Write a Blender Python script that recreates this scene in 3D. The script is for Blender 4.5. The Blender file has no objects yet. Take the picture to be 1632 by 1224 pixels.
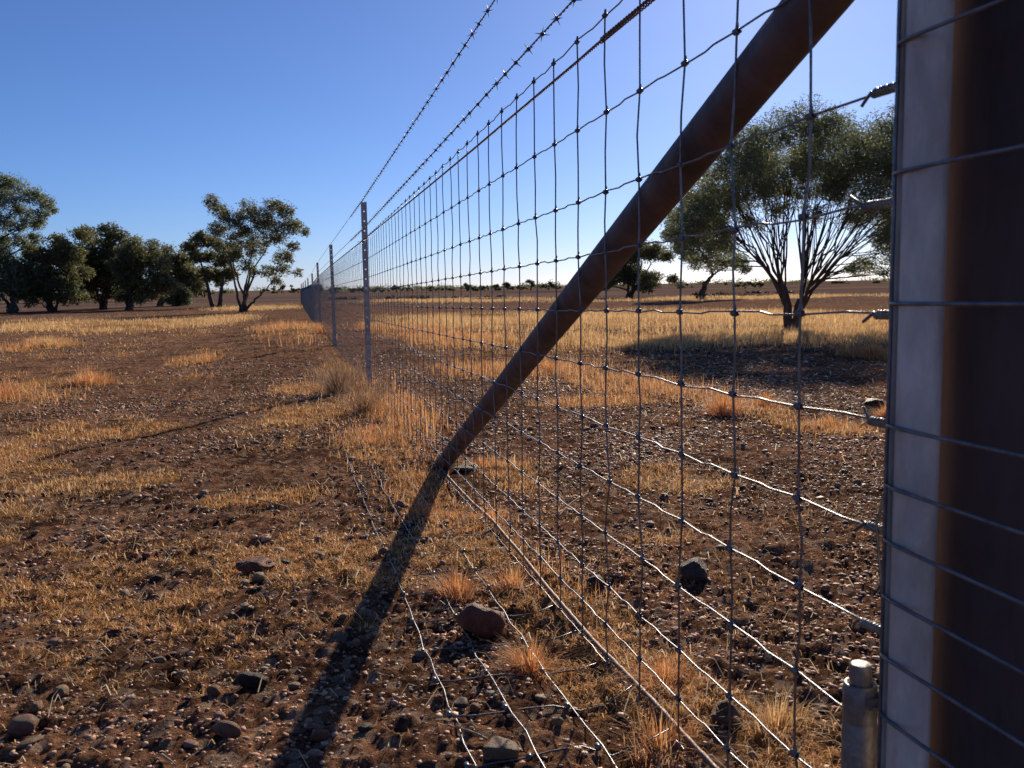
import bpy, math
import numpy as np
from mathutils import Vector, Matrix

S = bpy.context.scene
COL = S.collection
rng = np.random.default_rng(7)
R = math.radians

# ------------------------------------------------------------------ camera
F, CX, CY = 1450.0, 816.0, 612.0
YAW = math.atan(349/1450*0.985); PITCH = -math.atan(156/1450); ROLL = R(0.97)
EYE = np.array([0.0, 0.0, 0.70])
fw = np.array([math.sin(YAW)*math.cos(PITCH), math.cos(YAW)*math.cos(PITCH), math.sin(PITCH)])
r0 = np.array([math.cos(YAW), -math.sin(YAW), 0.0]); u0 = np.cross(r0, fw)
rt = r0*math.cos(ROLL)-u0*math.sin(ROLL); up = np.cross(rt, fw)
cd = bpy.data.cameras.new('camera'); cam = bpy.data.objects.new('camera', cd); COL.objects.link(cam)
cam.matrix_world = Matrix(((rt[0], up[0], -fw[0], EYE[0]), (rt[1], up[1], -fw[1], EYE[1]),
                           (rt[2], up[2], -fw[2], EYE[2]), (0, 0, 0, 1)))
cd.sensor_width = 36; cd.lens = 36*F/1632; cd.clip_start = 0.02; cd.clip_end = 9000
cd.dof.use_dof = True; cd.dof.focus_distance = 2.6; cd.dof.aperture_fstop = 15
S.camera = cam
# ------------------------------------------------------------------ light
SUN_EL, SUN_AZ = R(23.0), R(31.0)
w = bpy.data.worlds.new('World'); S.world = w; w.use_nodes = True
nt = w.node_tree; nt.nodes.clear()
sky = nt.nodes.new('ShaderNodeTexSky'); sky.sky_type = 'NISHITA'; sky.sun_disc = False
sky.sun_elevation = SUN_EL; sky.sun_rotation = SUN_AZ; sky.altitude = 200; sky.air_density = 0.8; sky.dust_density = 0.3; sky.ozone_density = 8.0
bg = nt.nodes.new('ShaderNodeBackground'); bg.inputs[1].default_value = 0.082
wo = nt.nodes.new('ShaderNodeOutputWorld'); tn = nt.nodes.new('ShaderNodeMix'); tn.data_type = 'RGBA'; tn.blend_type = 'MULTIPLY'; tn.inputs[0].default_value = 1; tn.inputs[7].default_value = (.90, .86, .96, 1)
nt.links.new(sky.outputs[0], tn.inputs[6]); nt.links.new(tn.outputs[2], bg.inputs[0]); nt.links.new(bg.outputs[0], wo.inputs[0])
sl = bpy.data.lights.new('sun', 'SUN'); sl.energy = 5.0; sl.angle = R(0.53); sl.color = (1.0, 0.85, 0.66)
so = bpy.data.objects.new('sun', sl); COL.objects.link(so)
sd = Vector((math.sin(SUN_AZ)*math.cos(SUN_EL), math.cos(SUN_AZ)*math.cos(SUN_EL), math.sin(SUN_EL)))
so.rotation_euler = sd.to_track_quat('Z', 'Y').to_euler()
S.view_settings.view_transform = 'Standard'; S.view_settings.look = 'None'
S.view_settings.exposure = 0.34; S.view_settings.gamma = 1.0
S.render.resolution_x = 1024; S.render.resolution_y = 768

# ------------------------------------------------------------------ numpy noise and helpers
def hsh(ix, iy, seed):
    h = (ix.astype(np.int64)*374761393 + iy.astype(np.int64)*668265263 + seed*974711) & 0xffffffff
    h = ((h ^ (h >> 13))*1274126177) & 0xffffffff
    h = ((h ^ (h >> 16))*2246822519) & 0xffffffff
    return ((h ^ (h >> 15)) & 0xffff)/65535.0
def vnoise(x, y, seed=0):
    x = np.asarray(x, float); y = np.asarray(y, float)
    ix = np.floor(x); iy = np.floor(y); fx = x-ix; fy = y-iy
    fx = fx*fx*(3-2*fx); fy = fy*fy*(3-2*fy)
    a = hsh(ix, iy, seed); b = hsh(ix+1, iy, seed); c = hsh(ix, iy+1, seed); d = hsh(ix+1, iy+1, seed)
    return (a*(1-fx)+b*fx)*(1-fy)+(c*(1-fx)+d*fx)*fy
def fbm(x, y, seed=0, oct=3, gain=.5):
    s = 0; a = 1; t = 0
    for k in range(oct):
        s = s+a*vnoise(x*2**k+k*17.3, y*2**k-k*9.1, seed+k); t += a; a *= gain
    return s/t
PY = [-20, 0.9, 1.35, 3.5, 6.95, 13.5, 20.8, 27.7, 36.9, 60, 100, 300, 1000, 4000]
PZ = [.05, .006, -.002, -.038, -.087, -.124, -.175, -.293, -.331, -.38, -.38, -.2, -.1, 0]
def prof(y): return np.interp(y, PY, PZ)
def ground(x, y):
    x = np.asarray(x, float); y = np.asarray(y, float)
    d = np.hypot(x, y)
    z = prof(y)
    z = z+(fbm(x*.22, y*.22, 3)-.5)*.05*np.clip(np.abs(x-.53)/1.5, 0, 1)
    near = np.clip(1-d/16, 0, 1)
    z = z+(fbm(x*2.3, y*2.3, 5)-.5)*.035*np.clip(1.2-d/40, .0, 1)
    cl = fbm(x*11, y*11, 9, 3, .6); zone = np.clip((fbm(x*1.1, y*1.1, 31)-.35)*3, 0, 1)
    z = z+(np.abs(cl-.5)*-2+.45)*.034*near*(.4+.6*zone)
    z = z+(vnoise(x*45, y*45, 12)-.5)*.014+(vnoise(x*85, y*85, 13)-.5)*.007*np.clip(1-d/5, 0, 1)
    z = z+(fbm(x*.012, y*.012, 21)-.5)*.7*np.clip((d-90)/200, 0, 1)
    z = z-.02*np.exp(-((x-.45)/.05)**2)*np.clip((3.6-y), 0, 1)*np.clip(vnoise(y*3, y*0, 2)*2-.6, 0, 1)
    z = z+.028*np.exp(-(((x-.57)/.10)**2+((y-3.72)/.16)**2))*(1+.6*(vnoise(x*30, y*30, 4)-.5))
    return z

class MB:
    def __init__(s): s.v = []; s.f = []; s.n = 0; s.c = []
    def add(s, v, *faces, col=None):
        v = np.asarray(v, float).reshape(-1, 3)
        for f in faces: s.f.append(np.asarray(f, np.int64)+s.n)
        s.v.append(v); s.n += len(v)
        if col is not None: s.c.append(np.broadcast_to(np.asarray(col, float), (len(v), 3)))
    def mesh(s, name, mat, smooth=True):
        v = np.concatenate(s.v); me = bpy.data.meshes.new(name)
        me.vertices.add(len(v)); me.vertices.foreach_set('co', v.astype(np.float32).ravel())
        lv = np.concatenate([f.ravel() for f in s.f]); tot = np.concatenate([np.full(len(f), f.shape[1]) for f in s.f])
        me.loops.add(len(lv)); me.loops.foreach_set('vertex_index', lv.astype(np.int32))
        me.polygons.add(len(tot)); me.polygons.foreach_set('loop_start', (np.cumsum(tot)-tot).astype(np.int32))
        me.polygons.foreach_set('loop_total', tot.astype(np.int32))
        me.update(calc_edges=True)
        me.polygons.foreach_set('use_smooth', np.full(len(tot), smooth))
        if s.c:
            c = np.concatenate(s.c); a = me.color_attributes.new('tint', 'FLOAT_COLOR', 'POINT')
            a.data.foreach_set('color', np.column_stack([c, np.ones(len(c))]).astype(np.float32).ravel())
        me.materials.append(mat); me.validate(); return me
    def obj(s, name, mat, parent=None, smooth=True):
        return link(name, s.mesh(name, mat, smooth), parent)
def link(name, data, parent=None):
    o = bpy.data.objects.new(name, data); COL.objects.link(o)
    if parent: o.parent = parent
    return o
def tag(o, label=None, cat=None, group=None, kind=None):
    if label: o['label'] = label
    if cat: o['category'] = cat
    if group: o['group'] = group
    if kind: o['kind'] = kind
    return o
def thing(name, label, cat, group=None, loc=(0, 0, 0)):
    o = link(name, None); o.location = loc; o.empty_display_size = .1
    return tag(o, label, cat, group)
def tube(path, rad, n=8, caps=True):
    p = np.asarray(path, float); m = len(p); rad = np.broadcast_to(np.asarray(rad, float), (m,))
    t = np.gradient(p, axis=0); t /= np.linalg.norm(t, axis=1)[:, None]+1e-12
    a = np.array([0, 0, 1.]) if abs(t[0][2]) < .9 else np.array([1., 0, 0])
    u = np.cross(t[0], a); u /= np.linalg.norm(u); us = [u]
    for k in range(1, m):
        u = us[-1]-t[k]*(us[-1]@t[k]); u /= np.linalg.norm(u)+1e-12; us.append(u)
    u = np.array(us); w_ = np.cross(t, u)
    an = np.arange(n)*2*math.pi/n
    v = p[:, None]+rad[:, None, None]*(np.cos(an)[None, :, None]*u[:, None]+np.sin(an)[None, :, None]*w_[:, None])
    v = v.reshape(-1, 3); i = np.arange(m-1)[:, None]*n; j = np.arange(n)[None]; j2 = (j+1) % n
    q = np.stack([i+j, i+j2, i+n+j2, i+n+j], -1).reshape(-1, 4)
    fs = [q]
    if caps:
        v = np.vstack([v, p[:1], p[-1:]]); c0 = m*n
        jj = np.arange(n)
        fs.append(np.stack([np.full(n, c0), (jj+1) % n, jj], -1))
        fs.append(np.stack([np.full(n, c0+1), (m-1)*n+jj, (m-1)*n+(jj+1) % n], -1))
    return v, fs
def addtube(mb, path, rad, n=8, caps=True, col=None):
    v, fs = tube(path, rad, n, caps); mb.add(v, *fs, col=col)
def box(c, s, rz=0):
    x, y, z = np.array(s)/2
    v = np.array([(-x,-y,-z),(x,-y,-z),(x,y,-z),(-x,y,-z),(-x,-y,z),(x,-y,z),(x,y,z),(-x,y,z)])
    if rz: cr, sr = math.cos(rz), math.sin(rz); v[:, :2] = v[:, :2]@np.array([[cr, sr], [-sr, cr]])
    return v+np.array(c), np.array([(0,3,2,1),(4,5,6,7),(0,1,5,4),(1,2,6,5),(2,3,7,6),(3,0,4,7)])
def helix(a, b, r, pitch, per=8, ph=0.):
    a = np.array(a, float); b = np.array(b, float); L = np.linalg.norm(b-a); d = (b-a)/L
    u = np.cross(d, [0, 0, 1.]); u /= np.linalg.norm(u); w_ = np.cross(d, u)
    n = max(3, int(L/pitch*per)); t = np.linspace(0, 1, n+1); an = t*L/pitch*2*math.pi+ph
    return a+t[:, None]*(b-a)+r*(np.cos(an)[:, None]*u+np.sin(an)[:, None]*w_)
def ico(sub):
    import bmesh
    bm = bmesh.new(); bmesh.ops.create_icosphere(bm, subdivisions=sub, radius=1)
    v = np.array([x.co[:] for x in bm.verts]); f = np.array([[y.index for y in x.verts] for x in bm.faces]); bm.free(); return v, f

# ------------------------------------------------------------------ materials
def newmat(name):
    m = bpy.data.materials.new(name); m.use_nodes = True; n = m.node_tree; n.nodes.clear()
    o = n.nodes.new('ShaderNodeOutputMaterial'); return m, n, o
def N(n, t, **k):
    x = n.nodes.new('ShaderNode'+t)
    for a, b in k.items(): setattr(x, a, b)
    return x
def noise(n, sc, det=4, rough=.6, vec=None):
    x = N(n, 'TexNoise'); x.inputs['Scale'].default_value = sc; x.inputs['Detail'].default_value = det; x.inputs['Roughness'].default_value = rough
    if vec: n.links.new(vec, x.inputs['Vector'])
    return x.outputs[0]
def ramp(n, fac, stops):
    x = N(n, 'ValToRGB'); e = x.color_ramp.elements
    while len(e) < len(stops): e.new(.5)
    for a, (p, c) in zip(e, stops): a.position = p; a.color = (*c, 1) if len(c) == 3 else c
    n.links.new(fac, x.inputs[0]); return x.outputs[0]
def mixc(n, fac, a, b, mode='MIX'):
    x = N(n, 'Mix', data_type='RGBA', blend_type=mode)
    for s, v in ((x.inputs[0], fac), (x.inputs[6], a), (x.inputs[7], b)):
        if isinstance(v, (int, float)): s.default_value = v
        elif isinstance(v, tuple): s.default_value = (*v, 1)
        else: n.links.new(v, s)
    return x.outputs[2]
def bump(n, h, st, dist, nrm=None):
    b = N(n, 'Bump'); b.inputs['Strength'].default_value = st; b.inputs['Distance'].default_value = dist
    n.links.new(h, b.inputs['Height'])
    if nrm: n.links.new(nrm, b.inputs['Normal'])
    return b.outputs[0]
def pbsdf(n, o, col, rough, metal=0, spec=.5, nrm=None):
    b = N(n, 'BsdfPrincipled')
    for k, v in (('Base Color', col), ('Roughness', rough), ('Metallic', metal), ('Specular IOR Level', spec)):
        s = b.inputs[k]
        if isinstance(v, tuple): s.default_value = (*v, 1)
        elif isinstance(v, (int, float)): s.default_value = v
        else: n.links.new(v, s)
    if nrm: n.links.new(nrm, b.inputs['Normal'])
    n.links.new(b.outputs[0], o.inputs[0]); return b

def mat_soil():
    m, n, o = newmat('soil'); pos = N(n, 'NewGeometry').outputs['Position']
    at = N(n, 'Attribute', attribute_name='tint').outputs['Color']
    sp = N(n, 'SeparateColor'); n.links.new(at, sp.inputs[0])
    big = noise(n, 1.3, 5, .6, pos); mid = noise(n, 14, 6, .7, pos); fine = noise(n, 90, 5, .75, pos)
    c = ramp(n, mid, [(.3, (.064, .042, .031)), (.5, (.165, .108, .082)), (.72, (.32, .22, .165))])
    c2 = ramp(n, big, [(.35, (.55, .50, .46)), (.65, (1.45, 1.30, 1.15))])
    c = mixc(n, .85, c, c2, 'MULTIPLY')
    f2 = ramp(n, fine, [(.38, (.42, .40, .40)), (.62, (1.6, 1.5, 1.4))])
    c = mixc(n, 1.0, c, f2, 'MULTIPLY')
    st = N(n, 'Mapping'); st.inputs['Scale'].default_value = (1, .55, 1); n.links.new(pos, st.inputs[0])
    c = mixc(n, .9, c, ramp(n, noise(n, 4.5, 6, .8, st.outputs[0]), [(.36, (.45, .42, .42)), (.62, (1.6, 1.45, 1.3))]), 'MULTIPLY')
    vs = N(n, 'TexVoronoi', feature='F1'); vs.inputs['Scale'].default_value = 42; n.links.new(pos, vs.inputs['Vector'])
    vc = N(n, 'SeparateColor'); n.links.new(vs.outputs['Color'], vc.inputs[0])
    c = mixc(n, ramp(n, vc.outputs[0], [(.80, (0, 0, 0)), (.84, (.85, .85, .85))]), c, (.34, .235, .165))
    # scattered straw litter: short pale flecks
    vo = N(n, 'TexVoronoi', feature='F1'); vo.inputs['Scale'].default_value = 60; vo.inputs['Randomness'].default_value = 1
    n.links.new(pos, vo.inputs['Vector'])
    sc = N(n, 'SeparateColor'); n.links.new(vo.outputs['Color'], sc.inputs[0])
    lit = N(n, 'Math', operation='MULTIPLY_ADD'); n.links.new(sp.outputs[0], lit.inputs[0]); lit.inputs[1].default_value = 1.1
    nn = N(n, 'Math', operation='MULTIPLY_ADD'); n.links.new(noise(n, 30, 5, .7, pos), nn.inputs[0]); nn.inputs[1].default_value = 2.0; nn.inputs[2].default_value = -1.25
    n.links.new(nn.outputs[0], lit.inputs[2])
    cl = ramp(n, lit.outputs[0], [(.05, (0, 0, 0)), (.35, (1, 1, 1))])
    straw = ramp(n, fine, [(.3, (.20, .095, .04)), (.7, (.46, .25, .10))])
    c = mixc(n, cl, c, straw)
    # far plains: pinkish brown bare ground, mixed in with distance
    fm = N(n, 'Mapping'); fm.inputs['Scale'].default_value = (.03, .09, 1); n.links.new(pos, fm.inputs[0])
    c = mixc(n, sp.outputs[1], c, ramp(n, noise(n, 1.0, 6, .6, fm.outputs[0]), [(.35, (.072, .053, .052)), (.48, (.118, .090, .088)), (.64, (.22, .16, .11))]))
    h = N(n, 'Math', operation='ADD'); n.links.new(mid, h.inputs[0]); n.links.new(fine, h.inputs[1])
    nr = bump(n, noise(n, 5, 6, .75, pos), 1.0, .06); nr = bump(n, h.outputs[0], 1.0, .016, nr)
    nr = bump(n, vo.outputs['Distance'], .5, .004, nr)
    pbsdf(n, o, c, 1.0, 0, .0, nr); return m
def mat_stone(objcol):
    m, n, o = newmat('stone_single' if objcol else 'stone')
    tc = N(n, 'TexCoord').outputs['Object'] if objcol else N(n, 'NewGeometry').outputs['Position']
    base = N(n, 'ObjectInfo').outputs['Color'] if objcol else N(n, 'Attribute', attribute_name='tint').outputs['Color']
    a = noise(n, 2.5 if objcol else 80, 5, .65, tc); b = noise(n, 14 if objcol else 400, 4, .7, tc)
    c = mixc(n, 1., base, ramp(n, a, [(.3, (.6, .55, .52)), (.7, (1.25, 1.2, 1.15))]), 'MULTIPLY')
    c = mixc(n, 1., c, ramp(n, b, [(.3, (.75, .72, .7)), (.7, (1.15, 1.15, 1.15))]), 'MULTIPLY')
    pbsdf(n, o, c, .6, 0, .28, bump(n, b, .8, .25 if objcol else .002)); return m
def mat_leafy(name, tr, mul=(1, 1, 1), rough=.7):
    m, n, o = newmat(name); a = N(n, 'Attribute', attribute_name='tint').outputs['Color']
    c = mixc(n, 1., a, mul, 'MULTIPLY')
    d = N(n, 'BsdfPrincipled'); d.inputs['Roughness'].default_value = rough; d.inputs['Specular IOR Level'].default_value = .25; n.links.new(c, d.inputs['Base Color'])
    t = N(n, 'BsdfTranslucent'); n.links.new(c, t.inputs[0])
    x = N(n, 'MixShader'); x.inputs[0].default_value = tr
    n.links.new(d.outputs[0], x.inputs[1]); n.links.new(t.outputs[0], x.inputs[2]); n.links.new(x.outputs[0], o.inputs[0]); return m
def mat_metal(name, c1, c2, rough, metal, sc, bst=.3, spec=.5, stretch=None):
    m, n, o = newmat(name); pos = N(n, 'NewGeometry').outputs['Position']
    if stretch:
        mp = N(n, 'Mapping'); mp.inputs['Scale'].default_value = stretch; n.links.new(pos, mp.inputs[0]); pos = mp.outputs[0]
    a = noise(n, sc, 5, .65, pos); c = ramp(n, a, [(.35, c1), (.65, c2)])
    r = ramp(n, noise(n, sc*2.3, 3, .6, pos), [(.3, (rough*.8,)*3), (.7, (min(1, rough*1.25),)*3)])
    pbsdf(n, o, c, r, metal, spec, bump(n, noise(n, sc*4, 4, .6, pos), bst, .002)); return m
def mat_bark():
    m, n, o = newmat('bark'); pos = N(n, 'NewGeometry').outputs['Position']
    mp = N(n, 'Mapping'); mp.inputs['Scale'].default_value = (1, 1, .25); n.links.new(pos, mp.inputs[0])
    a = noise(n, 30, 5, .7, mp.outputs[0])
    pbsdf(n, o, ramp(n, a, [(.3, (.035, .026, .02)), (.7, (.13, .10, .08))]), .9, 0, .2, bump(n, a, .8, .02)); return m
SOIL = mat_soil(); STONE = mat_stone(False); STONE1 = mat_stone(True)
GRASS = mat_leafy('dry_grass', .45); LEAF = mat_leafy('leaf', .5, rough=.55); BARK = mat_bark()
WIRE = mat_metal('galvanised_wire', (.10, .105, .12), (.20, .205, .22), .36, .65, 60, .15)
BARB = mat_metal('barbed_wire_metal', (.12, .12, .14), (.26, .26, .28), .5, .6, 60, .2)
CABLE = mat_metal('rusty_cable', (.12, .06, .040), (.26, .14, .095), .6, .1, 80, .4)
RUST = mat_metal('rusty_pipe', (.045, .036, .042), (.115, .084, .090), .6, .05, 12, .35, .4, (1, 1, .5))
RUSTD = mat_metal('dark_rusty_pipe', (.050, .036, .034), (.105, .066, .058), .9, .0, 14, .6, .15, (1, 1, .18))
GALVD = mat_metal('dull_steel', (.11, .095, .085), (.24, .21, .19), .38, .35, 60, .5, .5)
GALV = mat_metal('galvanised_pipe', (.42, .37, .32), (.70, .63, .56), .55, .08, 26, .4, .5, (1, 1, .35))
GALVP = mat_metal('galvanised_post', (.30, .27, .26), (.44, .40, .39), .5, .2, 18, .2)
TWIG = mat_metal('dead_twig', (.22, .15, .09), (.50, .38, .24), .8, 0, 60, .3, .3)

# ------------------------------------------------------------------ ground
# grassy places: centre x, y, half width, half length, blade height, tone (0 orange, 1 gold, 2 twiggy)
PATCH = [(-2.11,8.06,0.48,1.83,0.10,0),(-4.01,16.27,0.6,1.86,0.12,0),(-8.23,32.78,3.6,9.0,0.14,1),(-4.43,29.42,2.3,8.0,0.12,1),(-2.55,36.30,1.19,6.49,0.12,1),
(0.0,20.89,0.8,5.45,0.16,0),(0.42,8.29,0.30,2.6,0.15,2),(0.58,6.0,0.24,1.65,0.12,0),(2.05,8.51,0.85,1.12,0.11,0),(2.44,6.49,0.42,1.02,0.10,0),(2.62,5.03,0.23,0.60,0.12,0),
(5.68,7.95,0.16,0.9,0.15,0),(12.01,19.5,3.4,7.0,0.17,1),(11.60,23.42,4.0,9.5,0.17,1),(7.0,24.0,3.4,9.0,0.16,1),(3.9,25.0,1.9,8.5,0.15,1),(2.2,20,1.0,5,.12,0),(2.6,14.5,1.2,2.6,.12,0),
(0.57,1.85,0.13,0.40,0.045,0),(0.61,1.39,0.14,0.24,0.045,0),(0.72,1.15,0.16,0.16,0.04,1),(0.46,2.55,0.17,0.50,0.035,0),(0.42,3.3,.13,.5,.035,0),(.46,1.75,.05,.45,.03,0),(1.35,3.1,.25,.3,.03,0),(1.9,5.6,.5,.35,.06,0),(-1.0,5.4,.5,.35,.04,0),(-1.4,4.6,.35,.25,.04,0),(.05,5.6,.3,.5,.04,0),(0.81,3.41,0.15,0.38,0.04,0),
(2.61,4.19,0.23,0.47,0.05,0),(0.03,7.46,0.30,0.50,0.05,0),(-0.77,3.69,0.36,0.26,0.025,1),(-0.13,3.23,0.26,0.13,0.025,0),(0.98,2.35,0.12,0.12,0.025,0),
(0.36,4.4,0.22,0.75,0.04,0),(7.6,12.2,3.6,2.6,0.13,1),(4.6,12.6,2.2,2.2,0.12,1),(10.5,12.5,2.5,2.5,.13,1),(30,58,12,8,0.18,1),(12.7,75,8,14,0.16,1),(-2,60,3,10,.15,1),(-1.2,11.5,.35,1.0,.07,0)]
def pmask(x, y, sel=None):
    m = np.zeros_like(x)
    for p in PATCH:
        q = 1-((x-p[0])/p[2])**2-((y-p[1])/p[3])**2
        m = np.maximum(m, np.clip(q*1.6, 0, 1))
    return m
def track(x, y):      # two worn wheel tracks left of the fence
    c = np.interp(y, [2, 7, 17, 40], [-2.5, -1.95, -1.5, -1.3])+.12*np.sin(y*.7)
    a = np.exp(-((x-c)/.26)**2)+np.exp(-((x-c-1.35)/.22)**2)*.7
    return np.clip(a*(.55+.9*fbm(x*2, y*2, 88)), 0, 1)*np.clip((y-4)/3, 0, 1)
def litter(x, y):
    d = np.hypot(x, y)
    s = np.clip((fbm(x*1.6, y*.9, 41)-.42)*3.4, 0, 1)*.8
    side = np.where(x < .5, 1., .28+.4*np.clip((d-4)/4, 0, 1))
    n2 = np.clip((fbm(x*6, y*6, 44, 4, .65)-.42)*5.0, 0, 1)
    m = np.maximum(s*side*n2, pmask(x, y)*np.clip(.35+n2, 0, 1))
    far = np.clip((fbm(x*.09, y*.035, 47)-.50)*6, 0, 1)*np.clip((d-40)/30, 0, 1)*.6
    return np.clip(np.maximum(m*(1-.9*track(x, y)), far), 0, 1)
az = np.concatenate([np.arange(-40, 62, .22), np.arange(62, 100, 1.0), np.arange(100, 260, 6.0), np.arange(260, 320, 1.0)])
az = np.radians(az); rr = np.exp(np.arange(math.log(.35), math.log(5000), .0072))
A_, R_ = np.meshgrid(az, rr); gx = R_*np.sin(A_); gy = R_*np.cos(A_)
gz = ground(gx, gy); na, nr_ = len(az), len(rr)
i = np.arange(nr_-1)[:, None]*na; j = np.arange(na)[None]; j2 = (j+1) % na
q = np.stack([i+j, i+na+j, i+na+j2, i+j2], -1).reshape(-1, 4)
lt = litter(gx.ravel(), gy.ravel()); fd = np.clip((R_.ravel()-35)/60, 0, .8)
v = np.column_stack([gx.ravel(), gy.ravel(), gz.ravel()])
v = np.vstack([v, [0, 0, float(ground(0., 0.))]])
tri = np.stack([np.full(na, na*nr_), np.arange(na), (np.arange(na)+1) % na], -1)[:, [0, 2, 1]]
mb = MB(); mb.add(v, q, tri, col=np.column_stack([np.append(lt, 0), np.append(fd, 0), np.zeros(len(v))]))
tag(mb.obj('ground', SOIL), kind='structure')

# ------------------------------------------------------------------ gravel (uncountable small stones)
IV2, IF2 = ico(2); IV1, IF1 = ico(1); IV3, IF3 = ico(3)
TINTS = {'cream': (.74, .54, .36), 'tan': (.54, .33, .19), 'reddish': (.42, .17, .095), 'pinkish': (.64, .37, .27), 'grey': (.32, .24, .20), 'dark brown': (.12, .075, .056)}
TN = list(TINTS); TW = np.array([.20, .27, .23, .22, .03, .05])
def stones(mb, x, y, s, V, Fc, g):
    n = len(x); z = ground(x, y)
    sc = s[:, None]*np.column_stack([g.uniform(.7, 1.25, n), g.uniform(.6, 1.05, n), g.uniform(.22, .58, n)])
    P = np.repeat(V[None], n, 0)
    ph = g.uniform(0, 50, n)[:, None]
    dsp = 1+.16*np.sin(V[None, :, 0]*2.3+ph)*np.cos(V[None, :, 1]*2.7+ph*1.7)+.10*np.sin(V[None, :, 2]*4+V[None, :, 0]*3+ph*2.1)
    P = P*dsp[..., None]*sc[:, None]
    a = g.uniform(0, 6.28, n); b = g.normal(0, .3, n)
    cb, sb = np.cos(b)[:, None], np.sin(b)[:, None]; px, pz = P[..., 0]*cb-P[..., 2]*sb, P[..., 0]*sb+P[..., 2]*cb
    ca, sa = np.cos(a)[:, None], np.sin(a)[:, None]; qx, qy = px*ca-P[..., 1]*sa, px*sa+P[..., 1]*ca
    W = np.stack([qx+x[:, None], qy+y[:, None], pz+(z+sc[:, 2]*.12)[:, None]], -1)
    k = len(V); fi = (Fc[None]+(np.arange(n)*k)[:, None, None]).reshape(-1, 3)
    ti = np.array([TINTS[t] for t in TN])[g.choice(len(TN), n, p=TW)]*g.uniform(.7, 1.3, (n, 1))
    mb.add(W.reshape(-1, 3), fi, col=np.repeat(ti, k, 0))
def scatter(n, r0_, r1_, a0=-24, a1=50, power=1.0, g=rng):
    u = g.uniform(0, 1, n); r = (r0_**power+u*(r1_**power-r0_**power))**(1/power)
    a = np.radians(g.uniform(a0, a1, n)); return r*np.sin(a), r*np.cos(a)
g1 = np.random.default_rng(11)
mb = MB()
for (n, ra, rb, smin, smax, V_, F_, pw) in ((11000, .9, 3.2, .0020, .011, IV1, IF1, 1.6), (30000, 2.6, 7.5, .004, .020, IV1, IF1, 1.5), (26000, 6.5, 20, .009, .032, IV1, IF1, 1.3), (6000, 18, 60, .02, .05, IV1, IF1, 1.0)):
    x, y = scatter(n, ra, rb, power=pw, g=g1)
    dens = np.clip((fbm(x*1.3, y*1.3, 61)-.33)*3.4, .06, 1)*(1-.75*pmask(x, y))*(1-.85*track(x, y))
    k = g1.uniform(0, 1, n) < dens; x, y = x[k], y[k]
    s = smin+(smax-smin)*g1.beta(.9, 3.4, len(x))
    stones(mb, x, y, s, V_, F_, g1)
for (n, ra, rb, a0, a1, smin, smax) in ((26000, 1.25, 4.6, 8, 50, .0022, .011), (16000, 4, 9.5, 5, 50, .005, .018), (4000, 1.2, 2.6, -24, 12, .002, .009)):
    x, y = scatter(n, ra, rb, a0, a1, 1.7, g1); dens = np.clip((fbm(x*1.7, y*1.7, 67)-.36)*4.5, .05, 1)*(1-.8*pmask(x, y)); k = g1.uniform(0, 1, n) < dens; x, y = x[k], y[k]
    stones(mb, x, y, smin+(smax-smin)*g1.beta(1.1, 2.8, len(x)), IV1, IF1, g1)
ST0 = TW.copy(); TW[:] = [.0, .08, .06, .02, .04, .80]
for (n, ra, rb, smin, smax) in ((9000, .9, 3.4, .003, .011), (9000, 3, 9, .005, .018)):
    x, y = scatter(n, ra, rb, power=1.5, g=g1); dens = np.clip((fbm(x*2.1, y*2.1, 63)-.40)*4, .03, 1); k = g1.uniform(0, 1, n) < dens; x, y = x[k], y[k]
    stones(mb, x, y, smin+(smax-smin)*g1.beta(1, 4, len(x)), IV1, IF1, g1)
TW[:] = ST0
tag(mb.obj('gravel', STONE), 'small mixed brown, tan and cream gravel scattered over the dark soil', 'gravel', kind='stuff')

# ------------------------------------------------------------------ single stones and rocks
def rock_mesh(name, seed, V, Fc, amp=.22, boxy=.0):
    g = np.random.default_rng(seed); P = V.copy()
    if boxy: P = np.sign(P)*np.abs(P)**(1-boxy*.5)
    d = np.ones(len(P))
    for k in range(11):
        dr = g.normal(size=3); dr /= np.linalg.norm(dr); t = P@dr
        of = g.uniform(.55, .9) if amp > .2 else g.uniform(.8, 1.); d = np.minimum(d, of/np.maximum(t, 1e-3)*np.where(t > of, 1, 9))
    for fq, am in ((2.2, .5), (4.5, .25), (9, .12)):
        ph = g.uniform(0, 6, 6)
        d += amp*am*(np.sin(P[:, 0]*fq+ph[0])*np.cos(P[:, 1]*fq+ph[1])+np.sin(P[:, 2]*fq*1.2+ph[2])*np.cos(P[:, 0]*fq*.8+ph[3]))*.5
    m = MB(); m.add(P*d[:, None], Fc); return m.mesh(name, STONE1)
RND = [rock_mesh('loose_stone', 100+k, IV3, IF3, .14) for k in range(8)]
ANG = [rock_mesh('rock', 200+k, IV3, IF3, .24, .4) for k in range(6)]
def put_stone(me, name, x, y, size, col, label, group=None, flat=.6, asp=1., rz=None, cat='stone', sink=.3):
    o = link(name, me); hx = size/2
    o.scale = (hx, hx*asp, hx*flat); o.rotation_euler = (rng.normal(0, .12), rng.normal(0, .12), rng.uniform(0, 6.28) if rz is None else rz)
    o.location = (x, y, float(ground(np.array([x]), np.array([y]))[0])+hx*flat*(1-sink*1.6)); o.color = (*col, 1)
    return tag(o, label, cat, group)
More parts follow.
